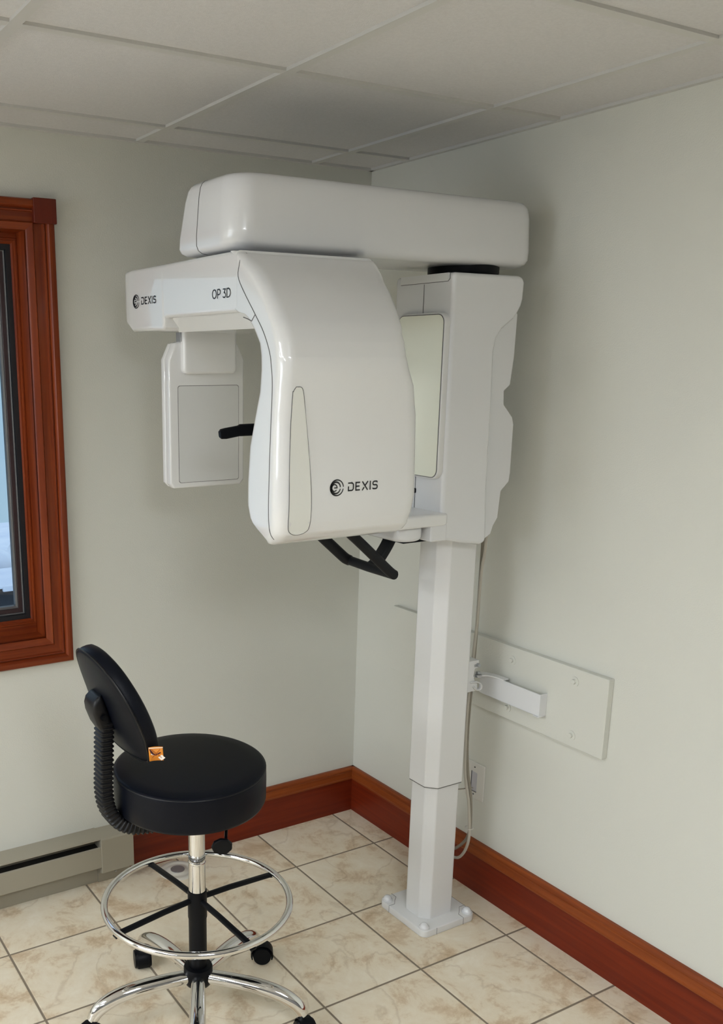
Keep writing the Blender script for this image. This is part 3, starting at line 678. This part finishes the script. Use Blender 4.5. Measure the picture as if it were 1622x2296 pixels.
# wall plate
wall_cord_bm = BM(); tube(wall_cord_bm, smooth_path([(-.004, -.655, .352), (-.02, -.66, .358), (-.05, -.64, .352), (-.08, -.61, .345)], 6), .002, 8)
wp = empty('wall_plate', (0, -.66, .32), 'white low wall plate with an open rectangular slot beside the column', 'wall plate')
link('cord', wall_cord_bm, M['cable2'], wp)
bm = BM(); softprism(bm, lambda i: rrect(-.704+i, -.618-i, .319+i, .444-i, .004), -.0065, 0, 0, .003)
link('cover', bm, M['plate'], wp, smooth=40)
bm = BM(); box(bm, -.0069, -.006, -.6735, -.6485, .345, .411); link('slot', bm, M['socket'], wp, smooth=0)
bm = BM(); box(bm, -.0085, -.0065, -.650, -.6480, .344, .412); box(bm, -.0085, -.0065, -.6735, -.6485, .3435, .3455); link('slot_edge', bm, M['seam'], wp, smooth=0)
for z in (.428, .334):
    bm = BM(); cyl(bm, (-.006, -.661, z), (-.0075, -.661, z), .0028, n=12); link('screw', bm, M['rubber'], wp, smooth=30)

# ------------------------------------------------------------------ baseboard heater
ht = empty('baseboard_heater', (-1.8, 0, 0), 'taupe metal baseboard heater on the left wall below the window', 'heater')
hx0, hx1 = -3.2, -1.068
bm = BM(); prism(bm, [(0, .19), (-.004, .190), (-.062, .179), (-.0635, .175), (-.060, .172), (-.056, .174), (-.055, .177), (-.004, .184), (-.004, .0), (0, .0)], hx0, hx1, 0); link('back_and_top', bm, M['heater'], ht, smooth=20)
bm = BM(); prism(bm, [(-.0655, .145), (-.060, .148), (-.059, .145), (-.063, .142), (-.0635, .078), (-.056, .070), (-.057, .068), (-.0665, .076)], hx0, hx1, 0); link('front_panel', bm, M['heater'], ht, smooth=20)
bm = BM(); box(bm, hx0, hx1, -.052, -.006, .075, .135); link('heating_element', bm, M['heater_in'], ht, smooth=0)
bm = BM(); prism(bm, [(-.004, 0), (-.020, 0), (-.022, .01), (-.020, .075), (-.004, .075)], hx0, hx1, 0); link('kick_plate', bm, M['heater'], ht, smooth=20)
bm = BM(); prism(bm, [(0, .188), (-.062, .179), (-.0685, .174), (-.070, .055), (-.030, .038), (-.026, .0), (0, .0)], hx1-.002, -.956, 0); ec = link('end_cap', bm, M['heater'], ht, smooth=20, bevel=.0015)
bm = BM(); cyl(bm, (-1.01, -.031, .030), (-1.01, -.036, .030), .003, n=12); link('screw', bm, M['steel'], ec)

# floor cleanout cover
fc = empty('cleanout_cover', (-.806, -.092, 0), 'round white floor cleanout plate with grey metal plug behind the stool', 'cover')
bm = BM(); lathe(bm, [(0, 0), (.064, 0), (.063, .003), (.058, .005), (.048, .0048), (.045, .003), (.034, .0035), (.030, .006), (0, .006)], (-.806, -.092, 0), 56); link('plate', bm, M['lens'], fc, smooth=40)
bm = BM(); lathe(bm, [(0, .005), (.0245, .005), (.024, .0075), (0, .0075)], (-.806, -.092, 0), 40)
for k in range(9): 
    a = 2*PI*k/9; box(bm, -.806+.018*math.cos(a)-.0012, -.806+.018*math.cos(a)+.0012, -.092+.018*math.sin(a)-.0012, -.092+.018*math.sin(a)+.0012, .007, .0083)
link('metal_plug', bm, M['steel'], fc, smooth=30)

# ------------------------------------------------------------------ drafting stool
SX, SY = -1.085, -.790
ST = empty('drafting_stool', (SX, SY, 0), 'black drafting stool with round seat, backrest, chrome foot ring and casters', 'stool')
# seat
cx, cyy = -1.101, -.790
bm = BM(); lathe(bm, [(0, .0), (.12, .0), (.17, .003), (.186, .010), (.190, .018), (.1905, .06), (.190, .092), (.1895, .097), (.187, .101), (.181, .1035), (.15, .1060), (.08, .108), (0, .109)], (cx, cyy, .630), 72)
tiltM = Matrix.Translation((cx, cyy, .68)) @ Matrix.Rotation(math.radians(2.0), 4, Vector((.86, -.5, 0))) @ Matrix.Translation((-cx, -cyy, -.68))
bm.transform(tiltM); seat = link('seat', bm, M['vinyl'], ST, smooth=50)
bm = BM(); tube(bm, [(cx+.1885*math.cos(2*PI*k/72), cyy+.1885*math.sin(2*PI*k/72), .7282) for k in range(72)], .0016, 6, closed=True); bm.transform(tiltM); link('seat_piping', bm, M['boot'], seat)
# mechanism plate and lever
bm = BM(); box(bm, cx-.09, cx+.09, cyy-.07, cyy+.07, .606, .631); cyl(bm, (SX, SY, .585), (SX, SY, .61), .03); link('seat_plate', bm, M['black'], ST, bevel=.004)
bm = BM(); tube(bm, smooth_path([(-1.06, -.84, .612), (-1.062, -.90, .605), (-1.085, -.945, .598)], 5), .004, 8)
lev = link('height_lever', bm, M['black'], ST)
bm = BM(); cyl(bm, (-1.095, -.943, .580), (-1.099, -.952, .577), .0258, .0258, 9); link('lever_paddle', bm, M['black'], lev, smooth=20, bevel=.004)
# gas lift
bm = BM(); cyl(bm, (SX, SY, .36), (SX, SY, .478), .0222, n=40); cyl(bm, (SX, SY, .475), (SX, SY, .60), .0212, n=40)
lathe(bm, [(.0222, 0), (.0232, .002), (.0232, .004), (.0222, .008), (.0212, .010)], (SX, SY, .455), 40); link('gas_lift', bm, M['chrome'], ST, smooth=30)
bm = BM(); lathe(bm, [(0, .0), (.0235, .0), (.0235, .16), (.0250, .165), (.0250, .235), (.0242, .242), (.0232, .2425), (.0222, .240), (0, .240)], (SX, SY, .135), 40); link('column_sleeve', bm, M['black'], ST, smooth=30)
# hub
bm = BM(); lathe(bm, [(0, 0), (.026, 0), (.034, .006), (.0375, .016), (.0385, .052), (.0365, .057), (.028, .059), (0, .059)], (SX, SY, .098), 40); hub = link('hub', bm, M['black'], ST, smooth=40)
# foot ring and spokes
RZ, RR = .348, .2395
bm = BM(); tube(bm, [(SX+RR*math.cos(2*PI*k/96), SY+RR*math.sin(2*PI*k/96), RZ) for k in range(96)], .0092, 14, closed=True); link('foot_ring', bm, M['chrome'], ST, smooth=80)
for a in (5, 96, 187, 276):
    d = Vector((math.cos(math.radians(a)), math.sin(math.radians(a)), 0)); c = Vector((SX, SY, 0))
    bm = BM(); rtube(bm, [c+d*.020+Vector((0,0,RZ+.004)), c+d*.10+Vector((0,0,RZ+.002)), c+d*(RR-.012)+Vector((0,0,RZ-.006)), c+d*(RR+.006)+Vector((0,0,RZ-.012))], [.015, .015, .017, .017], [.013, .013, .010, .006], (-d.y, d.x, 0), .4); link('foot_ring_spoke', bm, M['black'], ST)
# five legs with twin-wheel casters
for k in range(5):
    a = math.radians(98 - 72*k); d = Vector((math.cos(a), math.sin(a), 0)); c = Vector((SX, SY, 0)); sd = Vector((-d.y, d.x, 0))
    pts = smooth_path([c+d*.030+Vector((0,0,.126)), c+d*.10+Vector((0,0,.1265)), c+d*.17+Vector((0,0,.123)), c+d*.230+Vector((0,0,.110)), c+d*.268+Vector((0,0,.088)), c+d*.286+Vector((0,0,.062))], 7)
    def rad(t_): 
        w = .0180 + .003*math.sin(min(1, t_*1.25)*PI) - (.003*max(0, t_-.7)/.3); return (w, .0182 + .0015*math.sin(t_*PI) - .003*max(0, t_-.8)/.2)
    bm = BM(); tube(bm, pts, rad, 18, side=sd); leg = link('leg', bm, M['chrome'], ST, smooth=60)
    # caster trails in its own direction
    ca = math.radians([255, 330, 262, 200, 215][k]); w = Vector((math.cos(ca), math.sin(ca), 0)); ws = Vector((-w.y, w.x, 0))
    p = c + d*.286; wc = p + w*.014 + Vector((0, 0, .0285))
    bm = BM()
    cyl(bm, wc+ws*.004, wc+ws*.0235, .0285, .0250, 28); cyl(bm, wc-ws*.004, wc-ws*.0235, .0285, .0250, 28)
    cyl(bm, wc-ws*.006, wc+ws*.006, .010, n=12)
    hood = []
    for i in range(13):
        t_ = math.radians(-25 + 230*i/12); hood.append(wc + w*(.0312*math.cos(t_)) + Vector((0,0,.0312*math.sin(t_))))
    rtube(bm, hood, .034, .003, ws, .3)
    cyl(bm, Vector((p.x, p.y, .030)), Vector((p.x, p.y, .060)), .0125, n=16)
    cs = link('caster', bm, M['black'], leg, smooth=35)
    bm = BM(); cyl(bm, Vector((p.x, p.y, .055)), Vector((p.x, p.y, .072)), .0065, n=14); cs2 = link('caster_stem', bm, M['steel'], leg, smooth=30)
# backrest
PB = Vector((-1.276, -.772, .802)); TILT = .324; YAW = .03
ctrl = [(0, 0), (.07, .0), (.108, .002), (.128, .012), (.139, .038), (.146, .08), (.141, .135), (.123, .187), (.091, .234), (.048, .262), (0, .271)]
full = ctrl + [(-s_, h) for s_, h in ctrl[-2:0:-1]]
ol = smooth_path([(s_, h, 0) for s_, h in full] + [(0, 0, 0)], 5)[:-1]
def padpt(s_, h, dep):
    """dep > 0 towards the sitter"""
    x = dep + .67*s_*s_; 
    v = Vector((x*math.cos(TILT) - h*math.sin(TILT), s_, h*math.cos(TILT) + x*math.sin(TILT)))
    return PB + Matrix.Rotation(YAW, 3, 'Z') @ v
bm = BM(); cs_, ch = 0, .135; secs = []
for sc_, dep in ((.02, -.004), (.4, -.004), (.75, -.002), (.93, .001), (.985, .003), (1.0, .008), (1.008, .014), (1.0, .026), (.98, .035), (.93, .041), (.8, .046), (.5, .047), (.02, .047)):
    secs.append([padpt(p.x*sc_, ch + (p.y-ch)*sc_, dep) for p in ol])
loft(bm, secs); pad = link('backrest', bm, M['vinyl'], ST, smooth=60)
bm = BM(); tube(bm, [padpt(p.x*1.0, ch+(p.y-ch)*1.0, .004) for p in ol], .0024, 6, closed=True); link('backrest_piping', bm, M['boot'], pad)
# back bracket and corrugated boot
bm = BM()
for q in (0,):
    secs = []
    for h, w, t0 in ((.080, .040, .030), (.100, .046, .034), (.130, .052, .034), (.146, .056, .030), (.158, .054, .022), (.164, .046, .010)):
        secs.append([padpt(u, h, -.004 - v) for u, v in rrect(-w/2-.004, w/2+.004, 0, t0, min(.008, t0*.4), 4)])
    loft(bm, secs)
bk = link('back_bracket', bm, M['boot'], ST, smooth=40)
hp = padpt(-.031, .112, -.020)
bm = BM(); cyl(bm, hp, hp+Vector((0, -.0025, 0)), .0075, n=20); cyl(bm, hp+Vector((0,-.002,0)), hp+Vector((0,-.0035,0)), .0045, n=14); link('bracket_bolt', bm, M['black'], bk, smooth=30)
path = smooth_path([(-1.315, -.772, .885), (-1.319, -.773, .83), (-1.322, -.775, .77), (-1.325, -.776, .71), (-1.320, -.778, .665), (-1.300, -.780, .628), (-1.262, -.782, .604), (-1.20, -.785, .596), (-1.15, -.786, .600)], 14)
acc = 0; P2 = [path[0]]
res_ = []
L_tot = sum((path[i+1]-path[i]).length for i in range(len(path)-1)); NS = 148
cum = [0]
for i in range(len(path)-1): cum.append(cum[-1] + (path[i+1]-path[i]).length)
for k in range(NS+1):
    t_ = L_tot*k/NS; i = max(j for j in range(len(cum)) if cum[j] <= t_ + 1e-9); i = min(i, len(path)-2)
    f_ = (t_-cum[i])/(cum[i+1]-cum[i]); res_.append(path[i].lerp(path[i+1], f_))
ww = [[.050, .056, .056, .050][k % 4] for k in range(NS+1)]; hh = [[.028, .034, .034, .028][k % 4] for k in range(NS+1)]
bm = BM(); rtube(bm, res_, ww, hh, (0, 1, 0), .22); link('ribbed_boot', bm, M['boot'], ST, smooth=25)
# sewn tag
bm = BM()
TP0 = padpt(-.1455, .022, -.004)
tp = lambda u, v, o=0: TP0 + Vector((u*.93 + v*-.06, -.006 - .36*u + .012*math.sin(u*95)*.3 - o, v))
nU = 8
V0 = [[bm.verts.new(tp(.032*i/nU, vv)) for i in range(nU+1)] for vv in (0, .034)]
for i in range(nU): bm.faces.new((V0[0][i], V0[0][i+1], V0[1][i+1], V0[1][i]))
tg = link('warning_tag', bm, M['orange'], pad, smooth=60); sol = tg.modifiers.new('thick', 'SOLIDIFY'); sol.thickness = .0008
tag(tg, 'small orange tag with dark crossed print')
def tagrib(pl, w, m, nm, o=.0008):
    bm = BM(); ribbon(bm, pl, w, lambda u, v: tp(u, v, o)); link(nm, bm, m, tg, smooth=0)
tagrib([(.0, .0325), (.032, .0325)], .002, M['tagwhite'], 'tag_hem')
tagrib([(.024, .004), (.032, .011)], .010, M['tagwhite'], 'tag_patch', .0009)
tagrib([(.005, .018), (.012, .016)], .005, M['tagwhite'], 'tag_patch', .0009)
tagrib([(.002, .030), (.006, .022), (.010, .017), (.016, .014), (.027, .020)], [.002, .005, .004, .003, .003], M['maroon'], 'tag_print', .0011)
tagrib([(.006, .029), (.028, .007)], .0014, M['tagline'], 'tag_print', .0013)
tagrib([(.026, .028), (.007, .008)], .0014, M['tagline'], 'tag_print', .0014)
